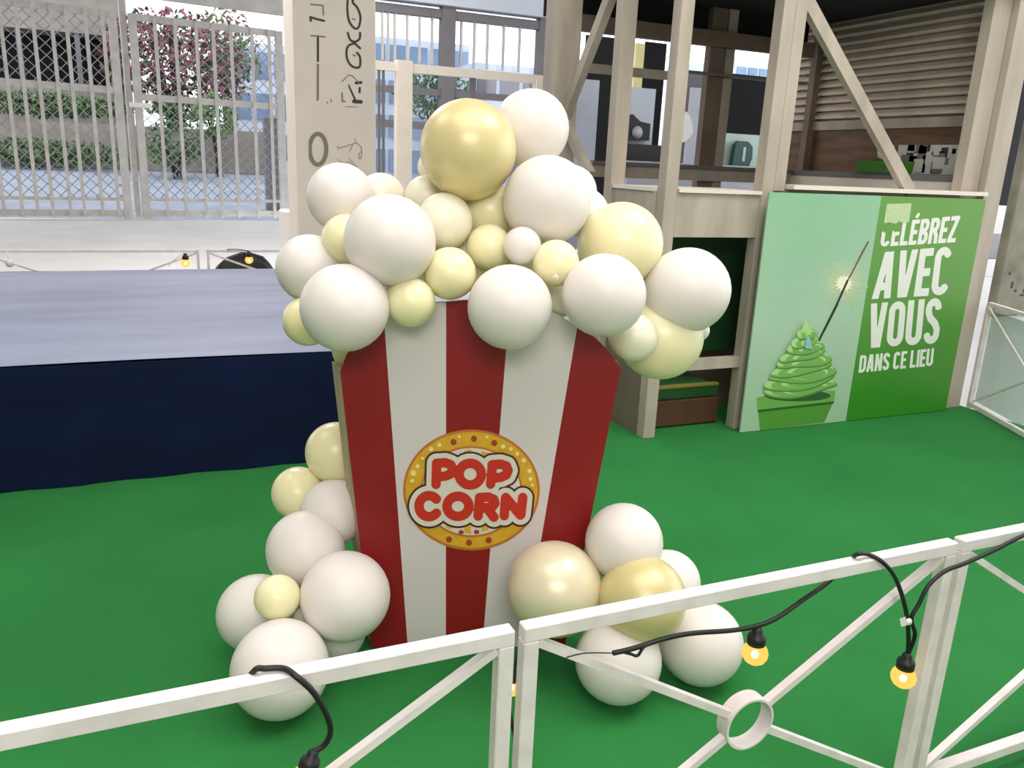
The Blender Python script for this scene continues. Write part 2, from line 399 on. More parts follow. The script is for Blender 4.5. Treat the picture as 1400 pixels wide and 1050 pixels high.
D = field([(s_, 0, False) for g in GL for s_ in g], X, Y)
D = np.minimum(D, field([([(262,520),(640,520)], 0, False), ([(491,421),(492,421)], 0, False), ([(411,631),(412,631)], 0, False)], X, Y)+32)
mb = MB()
for iso, off, mi in ((77,.0066,0),(64,.0076,1),(31,.0086,2)): sheet(mb, D, xs, ys, iso, lambda x,y: zb(x,y,off), bn, mi)
mb.build('lettering', [M['bbrown'],M['bwhite'],M['lred']], bd)

# ------------------------------------------------------------------ balloons
def sphere_prof(r, k=.05, n=20):
    pr = []
    for i in range(n+1):
        a = pi*i/n; z = -cos(a); rad = sin(a)
        if z < 0: z2 = z*(1+k*(-z)**2)
        else: z2 = z
        pr.append((rad*r if 0 < i < n else 0, z2*r))
    return pr
BG = {'t': 'balloons heaped over the popcorn box', 'l': 'balloons stacked at the left foot of the popcorn box', 'r': 'balloons stacked at the right foot of the popcorn box'}
def balloon(px, py, rp, off, m, label, grp, ax=None, floor=False):
    if off == 'front':
        off = .13
        for _ in range(8): off = rp*depth(onbox(px,py,off))/FPX*.99
    if floor:
        r_ = .14
        for _ in range(12):
            c = atz(px, py, r_); r_ = rp*depth(c)/FPX
    else:
        c = onbox(px, py, off); r_ = rp*depth(c)/FPX
    core = {'t': onbox(660,390,-.22), 'l': onbox(440,780,-.02), 'r': onbox(850,830,.10)}[grp]
    a = Vector(ax) if ax else (c-core).normalized()
    if (c-core).length < .05: a = Vector((0,0,1))
    o = MB().lathe(sphere_prof(r_), c, a, 40).build('balloon', M[m], None, c)
    tag(o, label, 'balloon', BG[grp])
    kp = [(0,-.0),(.004,-.002),(.0045,.004),(.003,.008),(.006,.012),(.0085,.018),(.006,.020),(0,.0165)]
    MB().lathe([(x*1.1, -z) for x,z in kp], c-a*(r_*1.045), a, 12).build('knot', M[m], o, c-a*(r_*1.045))
    return o
B = balloon
# heap over the box
B(726,176,52,-.30,'bw','white balloon at the very top, behind the large golden one','t')
B(640,204,66,-.14,'bg','largest golden yellow balloon at the top of the heap','t')
B(748,274,60,-.10,'bw','big white balloon just right below the large golden one','t')
B(779,263,37,-.30,'bc','cream balloon showing as a thin crescent behind the big white one below the top','t')
B(799,291,33,-.26,'bw','white balloon peeking between the big upper white one and the large lemon one','t')
B(466,270,46,-.20,'bw','white balloon on the upper left of the heap, in front of the lettered column','t')
B(521,270,33,-.26,'bc','small cream balloon behind, between the two upper left white ones','t')
B(584,271,31,-.24,'bc','small cream balloon at the lower left of the large golden one','t')
B(596,229,25,-.30,'bc','small cream balloon almost hidden at the left edge of the large golden one','t')
B(533,329,62,.05,'bw','large white balloon standing forward over the left of the heap','t')
B(608,302,38,-.10,'bc','medium cream balloon right of the large forward white one','t')
B(668,292,42,-.22,'by','yellow balloon half hidden directly under the large golden one','t')
B(669,338,31,-.08,'by','soft yellow balloon left of the tiny white one','t')
B(714,336,26,.00,'bw','tiny pearly white balloon in the middle of the heap','t')
B(760,360,32,.03,'by','yellow balloon turned with its knot to the viewer','t', ax=(bn*-.9+bu*.1+Vector((0,0,.35))))
B(849,334,57,-.16,'by','large lemon yellow balloon on the right of the heap','t')
B(826,404,57,'front','bw','large white balloon above the right corner of the striped box','t')
B(940,397,58,-.10,'bw','rightmost white balloon, standing out in front of the stall','t')
B(903,461,58,-.14,'by','large yellow balloon hanging under the rightmost white one','t')
B(866,461,33,-.035,'bc','pale balloon overlapping the left side of the hanging yellow one','t')
B(956,452,14,-.20,'bw','tiny white balloon peeping out at lower right of the rightmost white one','t')
B(697,420,58,'front','bw','white balloon hanging in front of the centre red stripe','t')
B(765,404,30,-.08,'bc','cream balloon between the two white ones on the right of the box top','t')
B(615,374,36,.02,'by','round yellow balloon sitting on the middle of the box top edge','t')
B(561,413,34,'front','by','yellow balloon resting over the left white stripe','t')
B(471,421,60,'front','bw','large white balloon covering the left corner of the striped box','t')
B(424,367,46,-.10,'bw','leftmost white balloon of the heap','t')
B(474,327,34,-.08,'by','yellow balloon between the three white ones on the left','t')
B(421,439,34,-.03,'bgr','greenish yellow balloon under the leftmost white ones','t')
B(492,476,38,-.14,'by','yellow balloon stuck behind the left corner of the box','t')
B(700,372,44,-.20,'by','yellow balloon deep in the heap behind the tiny white one','t')
B(655,352,46,-.20,'by','yellow balloon filling the middle of the heap behind the soft yellow ones','t')
B(560,385,34,-.12,'bc','cream balloon just showing behind the yellow one over the left stripe','t')
B(812,372,40,-.26,'by','yellow balloon deep in the heap behind the right hand white ones','t')
# left foot
B(459,618,41,-.24,'by','topmost yellow balloon at the left edge of the box','l')
B(408,674,36,-.20,'by','yellow balloon on the outer left, just below the topmost yellow one','l')
B(456,700,45,-.13,'bw','white balloon tucked behind the left edge of the box','l')
B(418,751,53,-.03,'bw','upper of the large white balloons beside the left stripe','l')
B(472,815,61,'front','bw','large white balloon leaning on the foot of the left red stripe','l')
B(350,838,52,.02,'bw','outermost left white balloon, standing on the green carpet','l')
B(379,817,31,.17,'by','small yellow balloon nested among the white ones on the left','l')
B(383,915,66,0,'bw','lowest left white balloon, seen through the white railing','l', floor=True)
B(458,862,42,.04,'bw','white balloon mostly hidden under the one leaning on the red stripe','l')
B(421,848,20,.10,'bc','tiny cream balloon wedged between the left white ones','l')
# right foot
B(758,805,65,'front','bp','large ivory pearl balloon over the foot of the right stripes','r')
B(853,741,53,.10,'bw','topmost white balloon beside the right edge of the box','r')
B(878,819,60,.22,'bg','golden pearl balloon in the middle of the right hand cluster','r')
B(913,796,44,.06,'bw','white balloon peeking out behind the golden pearl one','r')
B(845,902,59,0,'bw','lowest white balloon of the right cluster, behind the thin diagonal bar','r', floor=True)
B(958,879,57,0,'bw','outermost right white balloon resting on the carpet','r', floor=True)

# ------------------------------------------------------------------ white fence panels in front and behind the stage
def fence_panel(x0, x1, Y, H, label, group, sec=.03, m='fence'):
    t = thing('fence_panel', label, 'fence', ((x0+x1)/2, Y, 0), group)
    h = sec/2; mm = M[m]
    MB().box((x0,Y-h,H-sec),(x1,Y+h,H),ch=.002).build('top_rail', mm, t)
    MB().box((x0+sec,Y-h,.06),(x1-sec,Y+h,.06+sec),ch=.002).build('bottom_rail', mm, t)
    for x in (x0, x1-sec): MB().box((x,Y-h,0),(x+sec,Y+h,H-sec-.0005),ch=.002).build('post', mm, t)
    cx, cz = (x0+x1)/2, (H-sec+.06+sec)/2; rr = .062
    for sx in (-1,1):
        for sz in (-1,1):
            ex = (x1-sec if sx > 0 else x0+sec); ez = (H-sec-.008 if sz > 0 else .06+sec+.008)
            d = Vector((ex-cx,0,ez-cz)).normalized()
            MB().beam(Vector((cx,Y,cz))+d*(rr-.002), (ex,Y,ez), .018, .016, (0,0,1)).build('diagonal_bar', mm, t)
    n = 40; vs = []
    for k in range(n):
        a = 2*pi*k/n
        for r_, y in ((rr,-.018),(rr,.018),(rr-.005,.018),(rr-.005,-.018)): vs.append((cx+r_*cos(a), Y+y, cz+r_*sin(a)))
    MB().add(vs, [(k*4+j, k*4+(j+1)%4, ((k+1)%n)*4+(j+1)%4, ((k+1)%n)*4+j) for k in range(n) for j in range(4)]).build('centre_ring', mm, t)
    return t
FY, FH = 1.163, .75
FG = 'white garden fence panels in the foreground'
fence_panel(-.567, .527, FY, FH, 'white fence panel at front left, its top rail running off the left of the photo', FG)
fence_panel(.546, 1.641, FY, FH, 'white front fence panel with a ring between crossed bars, hung with two lit bulbs', FG)
fence_panel(1.662, 2.757, FY, FH, 'white fence panel at front right, running off the right of the photo', FG)
BY, BH = 7.5, .72
xm = atY(277,342,BY).x
fence_panel(xm-.03-1.09*1.5, xm-.03, BY, BH, 'far white fence panel behind the left half of the stage', 'thin white fence panels behind the stage', .022)
fence_panel(xm+.03, xm+.03+1.6, BY, BH, 'far white fence panel behind the stage next to the balloons, by the black bag', 'thin white fence panels behind the stage', .022)

# ------------------------------------------------------------------ string lights
def smooth(pts, n=6):
    out = []
    P = [Vector(p) for p in pts]; P = [P[0]]+P+[P[-1]]
    for i in range(1, len(P)-2):
        for k in range(n):
            t = k/n; a,b,c,d = P[i-1],P[i],P[i+1],P[i+2]
            out.append(.5*((2*b)+(c-a)*t+(2*a-5*b+4*c-d)*t*t+(3*b-a-3*c+d)*t**3))
    out.append(P[-2]); return out
def bulb(parent, top, axis, s=1.0):
    a = Vector(axis).normalized(); top = Vector(top)
    prof = [(0,0),(.006,.001),(.0095,.006),(.010,.014),(.0155,.017),(.017,.022),(.0165,.034),(.0,.035)]
    so = MB().lathe([(r*s,z*s) for r,z in prof], top, a, 20).build('socket', M['rubber'], parent, top)
    c = top+a*.052*s
    prof = [(0,-.019),(.013,-.019),(.0165,-.0155),(.0215,-.008),(.0235,0),(.0222,.008),(.018,.0155),(.011,.0208),(0,.0235)]
    g = MB().lathe([(r*s,z*s) for r,z in prof], c, a, 24).build('bulb', M['bulb'], parent, c)
    MB().lathe([(0,-.008*s),(.005*s,-.005*s),(.0065*s,0),(.005*s,.005*s),(0,.008*s)], c+a*.004*s, a, 12).build('filament', M['fil'], g, c)
def fp(x, y, off): return atY(x, y, FY+off)
t = thing('string_light', 'black cable draped along the front ringed fence panel with two glowing amber bulbs', 'string light', fp(1038,860,-.03))
run = [fp(838,893,-.022),fp(868,886,-.026),fp(905,874,-.028),fp(945,866,-.028),fp(1000,862,-.028),fp(1034,856,-.028),fp(1062,845,-.024),fp(1098,820,0.0),fp(1132,796,.026),fp(1160,768,.030),atz(1172,758,FH+.014),atz(1187,758,FH+.008),fp(1206,768,-.024),fp(1224,790,-.034),fp(1238,832,-.036),fp(1242,870,-.036),fp(1241,896,-.036)]
MB().tube(smooth(run), .005, 8).build('cable', M['rubber'], t)
run2 = [fp(846,890,-.020),fp(862,894,-.026),fp(872,896,-.03),fp(884,882,-.032),fp(920,870,-.032)]
MB().tube(smooth(run2), .0032, 8).build('cable', M['rubber'], t)
run3 = [fp(1241,896,-.036),fp(1251,868,-.040),fp(1246,846,-.042),fp(1256,826,-.042),fp(1270,800,-.04),fp(1292,781,-.036),fp(1320,770,-.036),fp(1360,752,-.036),fp(1402,731,-.036),fp(1470,704,-.036)]
MB().tube(smooth(run3), .0048, 8).build('cable', M['rubber'], t)
bulb(t, fp(1036,857,-.028), (.02,-.02,-1), 1.14); bulb(t, fp(1241,892,-.036), (.0,-.02,-1), 1.2)
MB().tube(smooth([fp(774,899,-.011),fp(800,893,-.02),fp(840,893,-.022)]), .0012, 6).build('thin_tie', M['rubber'], t)
MB().lathe([(0,-.004),(.006,-.004),(.009,0),(.006,.005),(0,.005)], fp(1242,850,-.046), (0,-1,0), 10).add([fp(1230,846,-.05),fp(1238,843,-.05),fp(1240,855,-.05),fp(1232,857,-.05)], [(0,1,2,3)]).build('cable_tie', M['whiteplastic'], t)
t = thing('string_light', 'black cable hooked over the front left rail, its bulb cut by the photo bottom', 'string light', fp(422,1030,-.03))
run = [fp(236,973,.03),fp(262,966,.03),fp(300,950,.028),fp(335,930,.026),atz(350,915,FH+.010),atz(362,914,FH+.008),atz(388,914,FH+.006),fp(405,925,-.024),fp(428,946,-.03),fp(446,976,-.032),fp(452,1000,-.032),fp(444,1018,-.032),fp(428,1028,-.032)]
MB().tube(smooth(run), .005, 8).build('cable', M['rubber'], t)
bulb(t, fp(430,1024,-.032), (-.35,-.1,-.9))
t = thing('string_light', 'amber bulbs on a black cable hanging behind the gap between the two front fence panels', 'string light', fp(700,930,.04))
run = [fp(714,868,.05),fp(708,900,.045),fp(702,915,.04)]
MB().tube(smooth(run), .004, 8).build('cable', M['rubber'], t)
bulb(t, fp(702,912,.045), (-.05,0,-1), .8)
MB().tube(smooth([fp(696,958,.05),fp(699,985,.04),fp(704,1010,.03),fp(706,1060,.03)]), .004, 8).build('cable', M['rubber'], t)
t = thing('string_light', 'pale cord with one lit bulb on the far fence left of the black bag', 'string light', atY(253,348,BY-.05))
MB().tube(smooth([atY(230,364,BY-.05),atY(245,350,BY-.05),atY(268,343,BY-.05)]), .004, 6).build('cable', M['whiteplastic'], t)
bulb(t, atY(253,346,BY-.05), (0,0,-1), 1.6)

# black bag lying behind the stage edge, lit by a bulb
bc = atY(336,366,BY+.35)
bag = thing('black_bag', 'black crumpled bag with a lit bulb on top, beyond the far fence', 'bag', (bc.x, bc.y, 0))
mb = MB(); n, mrow = 22, 12; vs = []; hz = atY(336,347,BY+.35).z
for j in range(mrow+1):
    f = j/mrow
    for i in range(n):
        a = 2*pi*i/n; rad = (.31+.03*sin(3*a+f*5)+.02*sin(7*a))*math.sqrt(max(0,1-f**3))
        vs.append((bc.x+rad*cos(a)*1.15, bc.y+.7*rad*sin(a), f*hz*(1+.05*sin(4*a)*(f > .5))))
mb.add(vs, [(j*n+i, j*n+(i+1)%n, (j+1)*n+(i+1)%n, (j+1)*n+i) for j in range(mrow) for i in range(n)], 0, True)
mb.build('bag_body', M['rubber'], bag)
t = thing('string_light', 'amber bulb glowing in front of the black bag', 'string light', atY(342,352,BY-.06))
bulb(t, atY(340,343,BY-.06), (0,0,-1), 1.5)
MB().tube(smooth([atY(310,341,BY-.03),atY(325,341,BY-.05),atY(340,343,BY-.06)]), .004, 6).build('cable', M['rubber'], t)
# lamp-like white hook at far left
t = thing('string_light', 'unlit pale bulb hanging from the far fence at the left of the photo', 'string light', atY(12,355,BY-.05))
MB().tube(smooth([atY(10,342,BY-.011),atY(11,350,BY-.05),atY(13,356,BY-.05)]), .004, 6).build('cable', M['whiteplastic'], t)
MB().lathe([(0,.03),(.02,.026),(.034,0),(.02,-.028),(0,-.032)], atY(13,360,BY-.05), (0,0,1), 16).build('bulb', M['whiteplastic'], t)

# ------------------------------------------------------------------ lettered column
CY = 9.2
c0, c1 = atY(405,200,CY).x, atY(514,200,CY).x
col = thing('concrete_column', 'cream square column painted with grey letters and scribbles, behind the balloons', 'column', ((c0+c1)/2, CY, 0))
MB().box((c0,CY,-.02),(c1,CY+.7,6.2),ch=.01).build('shaft', M['column'], col)
def cz(x, y): return atY(380+x/3.3333, y/3.3333, CY)
ST = ([], [])
def flatstroke(mb, pts, w, mi):
    ST[mi].append(([(p.x,p.y) for p in smooth([(x,y,0) for x,y in pts],5)] if len(pts) > 4 and w < .1 else pts, w*(170 if w < .1 else 80), False))
mb = MB()
O = ell(182,680,38,70,0,360,28); flatstroke(mb, O, .12, 1)
flatstroke(mb, [(182,295),(181,455)], .03, 1); flatstroke(mb, [(182,165),(182,278)], .03, 0); flatstroke(mb, [(150,162),(215,168)], .02, 1)
flatstroke(mb, [(150,20),(205,25),(207,68)], .02, 1); flatstroke(mb, [(150,95),(148,78),(180,88),(210,95)], .03, 0)
for yy, h in ((50,78),(228,74)):
    pass
flatstroke(mb, [(320,-20),(316,30),(322,90),(345,126),(366,126),(376,80),(362,36),(340,10),(350,-10),(368,-18)], .03, 0)
flatstroke(mb, [(318,150),(330,182),(352,190),(372,176),(374,150)], .03, 0)
flatstroke(mb, [(352,196),(320,210),(312,246),(322,284),(345,306),(372,304),(374,262),(360,240)], .03, 0); flatstroke(mb, [(352,200),(374,220)], .03, 0)
for x,y in ((345,85),(348,250)): flatstroke(mb, [(x-5,y),(x+5,y+5)], .02, 1)
flatstroke(mb, [(292,372),(322,342),(340,346),(372,382)], .014, 1); flatstroke(mb, [(356,378),(378,376)], .04, 0); flatstroke(mb, [(322,386),(352,450),(356,466),(334,420),(322,390)], .014, 0); flatstroke(mb, [(346,462),(378,464)], .05, 0)
flatstroke(mb, [(372,400),(372,420)], .03, 0); flatstroke(mb, [(292,425),(294,462),(304,462)], .022, 1); flatstroke(mb, [(306,486),(366,488)], .008, 1); flatstroke(mb, [(240,450),(244,466)], .012, 1); flatstroke(mb, [(222,464),(226,470)], .014, 1)
flatstroke(mb, [(274,664),(276,676),(340,656),(360,654),(378,672),(382,700),(374,726),(368,704),(380,690)], .010, 1); flatstroke(mb, [(340,660),(326,690)], .010, 1); flatstroke(mb, [(350,632),(356,640),(350,648)], .008, 1)
flatstroke(mb, [(272,726),(300,744),(322,738),(350,754),(362,760)], .008, 1); flatstroke(mb, [(322,720),(350,748)], .006, 1)
xs = np.arange(140, 392, 2.0); ys = np.arange(-20, 776, 2.0); X, Y = np.meshgrid(xs, ys)
for mi in (0,1): sheet(mb, field(ST[mi], X, Y), xs, ys, 0, lambda x,y: cz(x,y)+Vector((0,-.003-.001*mi,0)), Vector((0,-1,0)), mi)
mb.build('painted_lettering', [M['mark'], M['mark2']], col)
# small white box beside the column
p = atz(396,318,0)
tag(MB().box((atY(386,300,10.6).x,10.6,0),(atY(412,300,10.6).x,10.95,atY(396,288,10.6).z),ch=.02).build('storage_bin', M['whiteplastic'], None, (atY(396,300,10.6).x,10.7,0)), 'plain white bin standing left of the lettered column', 'bin')

# ------------------------------------------------------------------ gate
G0, G1 = atz(-30,298), atz(392,299)
gd = (G1-G0).normalized(); gn = Vector((gd.y,-gd.x,0))
def gp(x, y): return atp(x, y, G0, gn)
def gs(x, y=200): return (gp(x,y)-G0).dot(gd)
def gate_leaf(xa, xb, xbars, ztop, zmid, zfoot, label):
    a, b = gs(xa,298), gs(xb,298)
    pt = lambda s_, z, o=0: G0+gd*s_+Vector((0,0,z))+gn*o
    t = thing('gate_leaf', label, 'gate', pt((a+b)/2, 0), 'steel mesh gate leaves')
    fw = .16; mm = M['gate']
    for s_ in (a+fw/2, b-fw/2): MB().beam(pt(s_,.0), pt(s_,ztop), .12, fw, gd).build('stile', mm, t)
    for z in (.12, .42, zmid, ztop-.06): MB().beam(pt(a+fw,z), pt(b-fw,z), .08, .14 if z != .42 else .07).build('rail', mm, t)
    for s_ in xbars: MB().beam(pt(s_,.02,.06), pt(s_,ztop-.02,.06), .045, .07, gd).build('bar', mm, t)
    mb = MB(); st = .235; L = b-fw-(a+fw); z0, z1 = .45, ztop-.1
    for sgn in (1,-1):
        k = -int((z1-z0)/st)-1
        while k*st < L:
            # diagonal s = k*st + (z-z0)
            za, zb = z0, z1; s0 = k*st; s1 = s0+(z1-z0)
            if s0 < 0: za = z0-s0; s0 = 0
            if s1 > L: zb = z1-(s1-L); s1 = L
            if zb > za:
                if sgn > 0: mb.beam(pt(a+fw+s0,za,.01), pt(a+fw+s1,zb,.01), .010, .017, gd)
                else: mb.beam(pt(b-fw-s0,za,.0), pt(b-fw-s1,zb,.0), .010, .017, gd)
            k += 1
    mb.build('wire_mesh', M['wire'], t)
    return t
gate_leaf(-34, 181, [gs(x,264) for x in (-20,3,28,49,70,94,113,138,160)], 4.3, 2.72, .3, 'left leaf of the grey steel mesh gate, a dark doorway showing through it')
gate_leaf(196, 393, [gs(x,264) for x in (227,253,280,302,325,352,374)], 4.3, 2.62, .3, 'right leaf of the grey steel mesh gate, red foliage showing through it')
s_ = gs(190,298)
gpst = G0+gd*s_
tag(MB().beam(gpst-gn*.14, gpst-gn*.14+Vector((0,0,5.4)), .12, .12, gd).build('gate_post', M['gate'], None, gpst), 'grey steel post where the two mesh gate leaves meet', 'post')
lk = gp(190,144)+gn*.10
tag(MB().beam(lk-gd*.2, lk+gd*.24, .06, .1).build('gate_latch', M['whiteplastic'], None, lk), 'pale latch bridging the two gate leaves', 'latch')
mb = MB(); a, b = G0-gd*4+Vector((0,0,4.9)), G1+gd*.5+Vector((0,0,4.9)); mb.beam(a, b, .2, .5); o = mb.build('trim_1', M['gate']); struct(o)

# window wall right of the column
WY = 13.5
wx = lambda x, y=60: atY(x, y, WY)
w = struct(MB().box((wx(500).x,WY,wx(600,24).z),(wx(775).x,WY+.15,wx(600,12).z)).build('window_1', M['winf']))
mb = MB()
for x0,x1 in ((604,622),(737,753)): mb.box((wx(x0).x,WY-.02,0),(wx(x1).x,WY+.17,6.1))
for ya,yb in ((122,131),(168,178)): mb.box((wx(500).x,WY+.01,wx(600,yb).z),(wx(752).x,WY+.12,wx(600,ya).z))
mb.build('window_frame', M['winf'], w)
mb = MB(); zt, z0 = wx(640,26).z, wx(640,92).z
for x in (524,532,541,558,575,592,632,650,668,690,712): mb.box((wx(x).x-.015,WY+.03,z0),(wx(x).x+.015,WY+.09,zt))
mb.build('window_bars', M['gate'], w)
MB().box((wx(500).x,WY+.16,.2),(wx(775).x,WY+.165,6.0)).build('window_pane', M['pane'], w)
struct(MB().box((wx(500).x,WY-.1,wx(640,12).z),(wx(775).x,WY+.2,6.15)).build('trim_2', M['bwall']))
# white knock-down frame in front of the windows
FYY = 11.0; fx = lambda x, y=180: atY(x, y, FYY)
t = thing('stand_frame', 'white square-timber stand frame between the lettered column and the windows', 'frame', (fx(640).x, FYY, 0))
MB().box((fx(505).x,FYY,fx(620,104).z),(fx(752).x,FYY+.1,fx(620,92).z)).build('top_rail', M['stallw'], t)
for x0,x1 in ((542,563),(730,748)): MB().box((fx(x0).x,FYY-.02,-.02),(fx(x1).x,FYY+.13,fx(620,92).z+(.03 if x0 < 600 else -.06))).build('post', M['stallw'], t)
for x in (519,525): MB().box((fx(x).x-.015,FYY+.02,-.02),(fx(x).x+.015,FYY+.05,fx(620,104).z-.002)).build('post', M['winf'], t)
MB().box((fx(642).x,FYY+.03,fx(620,300).z),(fx(650).x,FYY+.07,fx(620,104).z-.002)).build('post', M['winf'], t)
# ------------------------------------------------------------------ outdoors
def foliage(mb, c, rad, n, size, mats=1):
    for _ in range(n):
        while True:
            p = Vector((random.uniform(-1,1),random.uniform(-1,1),random.uniform(-1,1)))
            if .35 < p.length < 1: break
        q = Vector(c)+Vector((p.x*rad[0],p.y*rad[1],p.z*rad[2]))
        u = Vector((random.gauss(0,1),random.gauss(0,1),random.gauss(0,1))).normalized()*size*random.uniform(.6,1.3)
        v = u.cross(Vector((random.gauss(0,1),random.gauss(0,1),random.gauss(0,1)))).normalized()*size*.45
        mb.add([q-u, q+v, q+u, q-v], [(0,1,2,3)], random.randrange(mats))
def bush(name, x, y, Y, rad, n, size, ms, label, cat, grp=None, zb=None):
    c = atY(x, y, Y); zb = gz(Y) if zb is None else zb; t = thing(name, label, cat, (c.x, Y, zb), grp)
    mb = MB(); foliage(mb, c, rad, n, size, len(ms)); mb.build('foliage', [M[k] for k in ms], t)
    mb = MB()
    for k in range(4):
        e = c+Vector((random.uniform(-.5,.5)*rad[0],random.uniform(-.4,.4)*rad[1],random.uniform(-.1,.5)*rad[2]))
        m_ = Vector(((c.x+e.x)/2, Y, max(zb+.01, c.z-rad[2]*.5))); mb.tube(smooth([(c.x+.06*k,Y,zb), m_, e], 4), [.09]*9 if rad[2] > 1 else .03, 6)
    mb.build('trunk', M['barkm'], t)
bush('red_tree', 235, 80, 31.0, (2.3,.9,1.55), 2600, .13, ('redleaf','redleaf','green2'), 'tree with dark red leaves seen through the right gate leaf', 'tree')
bush('leafy_tree', 308, 75, 33.5, (1.3,.9,1.7), 900, .13, ('redleaf','green1'), 'thin pinkish and pale green tree right of the red leaved one', 'tree')
bush('round_shrub', 236, 198, 27.5, (.85,.6,.75), 800, .09, ('green1','green2'), 'round green shrub low behind the right gate leaf', 'shrub')
bush('round_shrub', 292, 160, 28.3, (.75,.5,.75), 700, .09, ('green1',), 'light green shrub right of the low round one, by the grey post', 'shrub')
c0z = atY(60,165,29.35).z+.05
for (x,y,Y,rad,n,lab) in ((52,142,29.9,(2.9,.35,.38),1800,'long clipped hedge on the ledge behind the left gate leaf'), (40,207,28.65,(2.9,.3,.40),1300,'dark low hedge at the foot of the ledge behind the left gate leaf'), (252,151,29.9,(1.2,.35,.34),800,'hedge under the red leaved tree')):
    bush('hedge', x, y, Y, rad, n, .10, ('green1','green2'), lab, 'hedge', None, (c0z if Y > 29 else None))
# ledge and building with dark opening
a, b = atY(-60,165,29.2), atY(178,190,29.2)
tag(MB().box((a.x,29.35,.85),(b.x+4.5,30.6,(atY(60,165,29.35)).z)).box((a.x,29.15,.85),(b.x+4.5,29.349,(atY(60,190,29.15)).z)).build('retaining_wall', M['concrete'], None, ((a.x+b.x)/2,29.9,.85)), 'grey concrete retaining wall outside the gate', 'wall')
t = thing('outbuilding', 'beige outbuilding with a wide black opening behind the left gate leaf', 'building', (atY(70,80,32).x,34,.85))
xa, xb = atY(-90,80,32).x, atY(172,80,32).x; zo0, zo1 = atY(70,116,32).z, atY(70,42,32).z
MB().box((xa,32,.85),(xb,38,zo0)).box((xa,32,zo1),(xb,38,zo1+3.4)).box((xb-.5,32,zo0),(xb,38,zo1)).build('wall', M['concrete'], t)
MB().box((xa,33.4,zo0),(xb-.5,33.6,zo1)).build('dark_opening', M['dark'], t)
for x in (24,104): MB().box((atY(x,80,32).x,32.05,zo0),(atY(x+7,80,32).x,32.35,zo1)).build('pier', M['winf'], t)
def building(xa, xb, ytop, Y, rows, cols, label, mw, mg, dep=6):
    x0, x1 = atY(xa,150,Y).x, atY(xb,150,Y).x; zt = atY((xa+xb)/2,ytop,Y).z
    t = thing('office_building', label, 'building', ((x0+x1)/2,Y+dep/2,gz(Y)))
    MB().box((x0,Y,gz(Y)-.02),(x1,Y+dep,zt)).build('wall', M[mw], t)
    for r_ in range(rows):
        za = 1+(zt-1)*(r_+.15)/rows; zb_ = 1+(zt-1)*(r_+.8)/rows
        for k in range(cols):
            xa_ = x0+(x1-x0)*(k+.1)/cols; xb2 = x0+(x1-x0)*(k+.9)/cols
            MB().box((xa_,Y-.06,za),(xb2,Y-.002,zb_)).build('window', M[mg], t)
building(318, 402, 60, 38, 3, 3, 'pale office building at the right edge of the mesh gate', 'bwall', 'bglass')
building(500, 640, 55, 26, 4, 5, 'white building with blue windows left behind the window wall', 'bwall', 'bglass')
building(648, 800, 92, 24, 3, 5, 'white building with dark window bands seen right above the golden balloon', 'bwall', 'winf', 1.8)
bush('leafy_tree', 596, 130, 22.5, (1.2,.5,.7), 900, .09, ('green1','green2'), 'green shrub outside the windows, above the large golden balloon', 'shrub')
p = atz(372,268)
a = atY(361,160,22.0); b = atY(386,270,22.0)
tag(MB().box((a.x,22,gz(22)),(b.x,22.4,a.z),ch=.02).build('service_cabinet', M['winf'], None, ((a.x+b.x)/2,22.2,gz(22))), 'tall grey service post behind the right gate leaf', 'cabinet')

# ------------------------------------------------------------------ market stall
KY = 3.86            # front plane of the stall
sx = lambda x, y, Y=KY: atY(x, y, Y)
sl = thing('market_stall', 'large greige timber market stall with tall posts, braces and counters, right of the balloons', 'market stall', (3.9, KY+.8, 0))
ZT = 2.78; P_ = .085
XB0 = 2.545
XC0 = sx(1004,587).x
XD0 = 4.855
KB = 5.62
SM = M['stall']
def spost(x0, x1, y0, y1, z1=ZT, m=SM, z0=0, name='post'):
    return MB().box((x0,y0,z0),(x1,y1,z1),ch=.003).build(name, m, sl)
spost(XB0, XB0+.082, KY, KY+.08)
spost(XC0-.01, XC0+.075, KY, KY+.08)
spost(XC0+.079, XC0+.16, KY+.004, KY+.084, z0=1.46)
spost(XD0, XD0+.155, KY+.02, KY+.10); spost(XD0+.159, XD0+.325, KY-.03, KY+.10)
spost(XB0-.04, XB0+.06, 4.40, 4.48)
spost(XB0-.12, XB0+.06, 5.10, 5.28)
# second-row posts and rear frame
bx = lambda x, y: atY(x, y, KB)
for x0, x1, mm in ((966,986,'darkw'),(988,1000,'stall'),(1112,1150,'darkw'),(1152,1166,'brown')):
    spost(bx(x0,120).x, bx(x1,120).x, KB, KB+.07, m=M[mm])
MB().box((XB0+.06,KB+.075,bx(900,34).z-.02),(XD0+.16,KB+.1,ZT)).build('back_valance', M['black'], sl)
XR = XD0+.29
MB().box((bx(800,230).x,KB-.03,bx(930,246).z),(bx(1104,245).x,KB-.002,bx(930,230).z)).build('back_rail', SM, sl)
MB().box((bx(806,228).x,KB-.05,bx(930,230).z),(bx(1104,245).x,KB-.002,bx(930,225).z)).build('back_sill', M['winf'], sl)
MB().box((bx(770,95).x,KB-.05,bx(850,104).z),(bx(930,95).x,KB-.002,bx(850,92).z)).build('back_rail', SM, sl)
MB().box((bx(930,104).x,KB-.05,bx(1010,108).z),(bx(1100,95).x,KB-.002,bx(1010,104).z)).build('back_rail', M['winf'], sl)
MB().box((bx(782,50).x,KB-.06,bx(900,56).z),(bx(1110,50).x,KB-.002,bx(900,34).z)).build('header_beam', M['darkw'], sl)
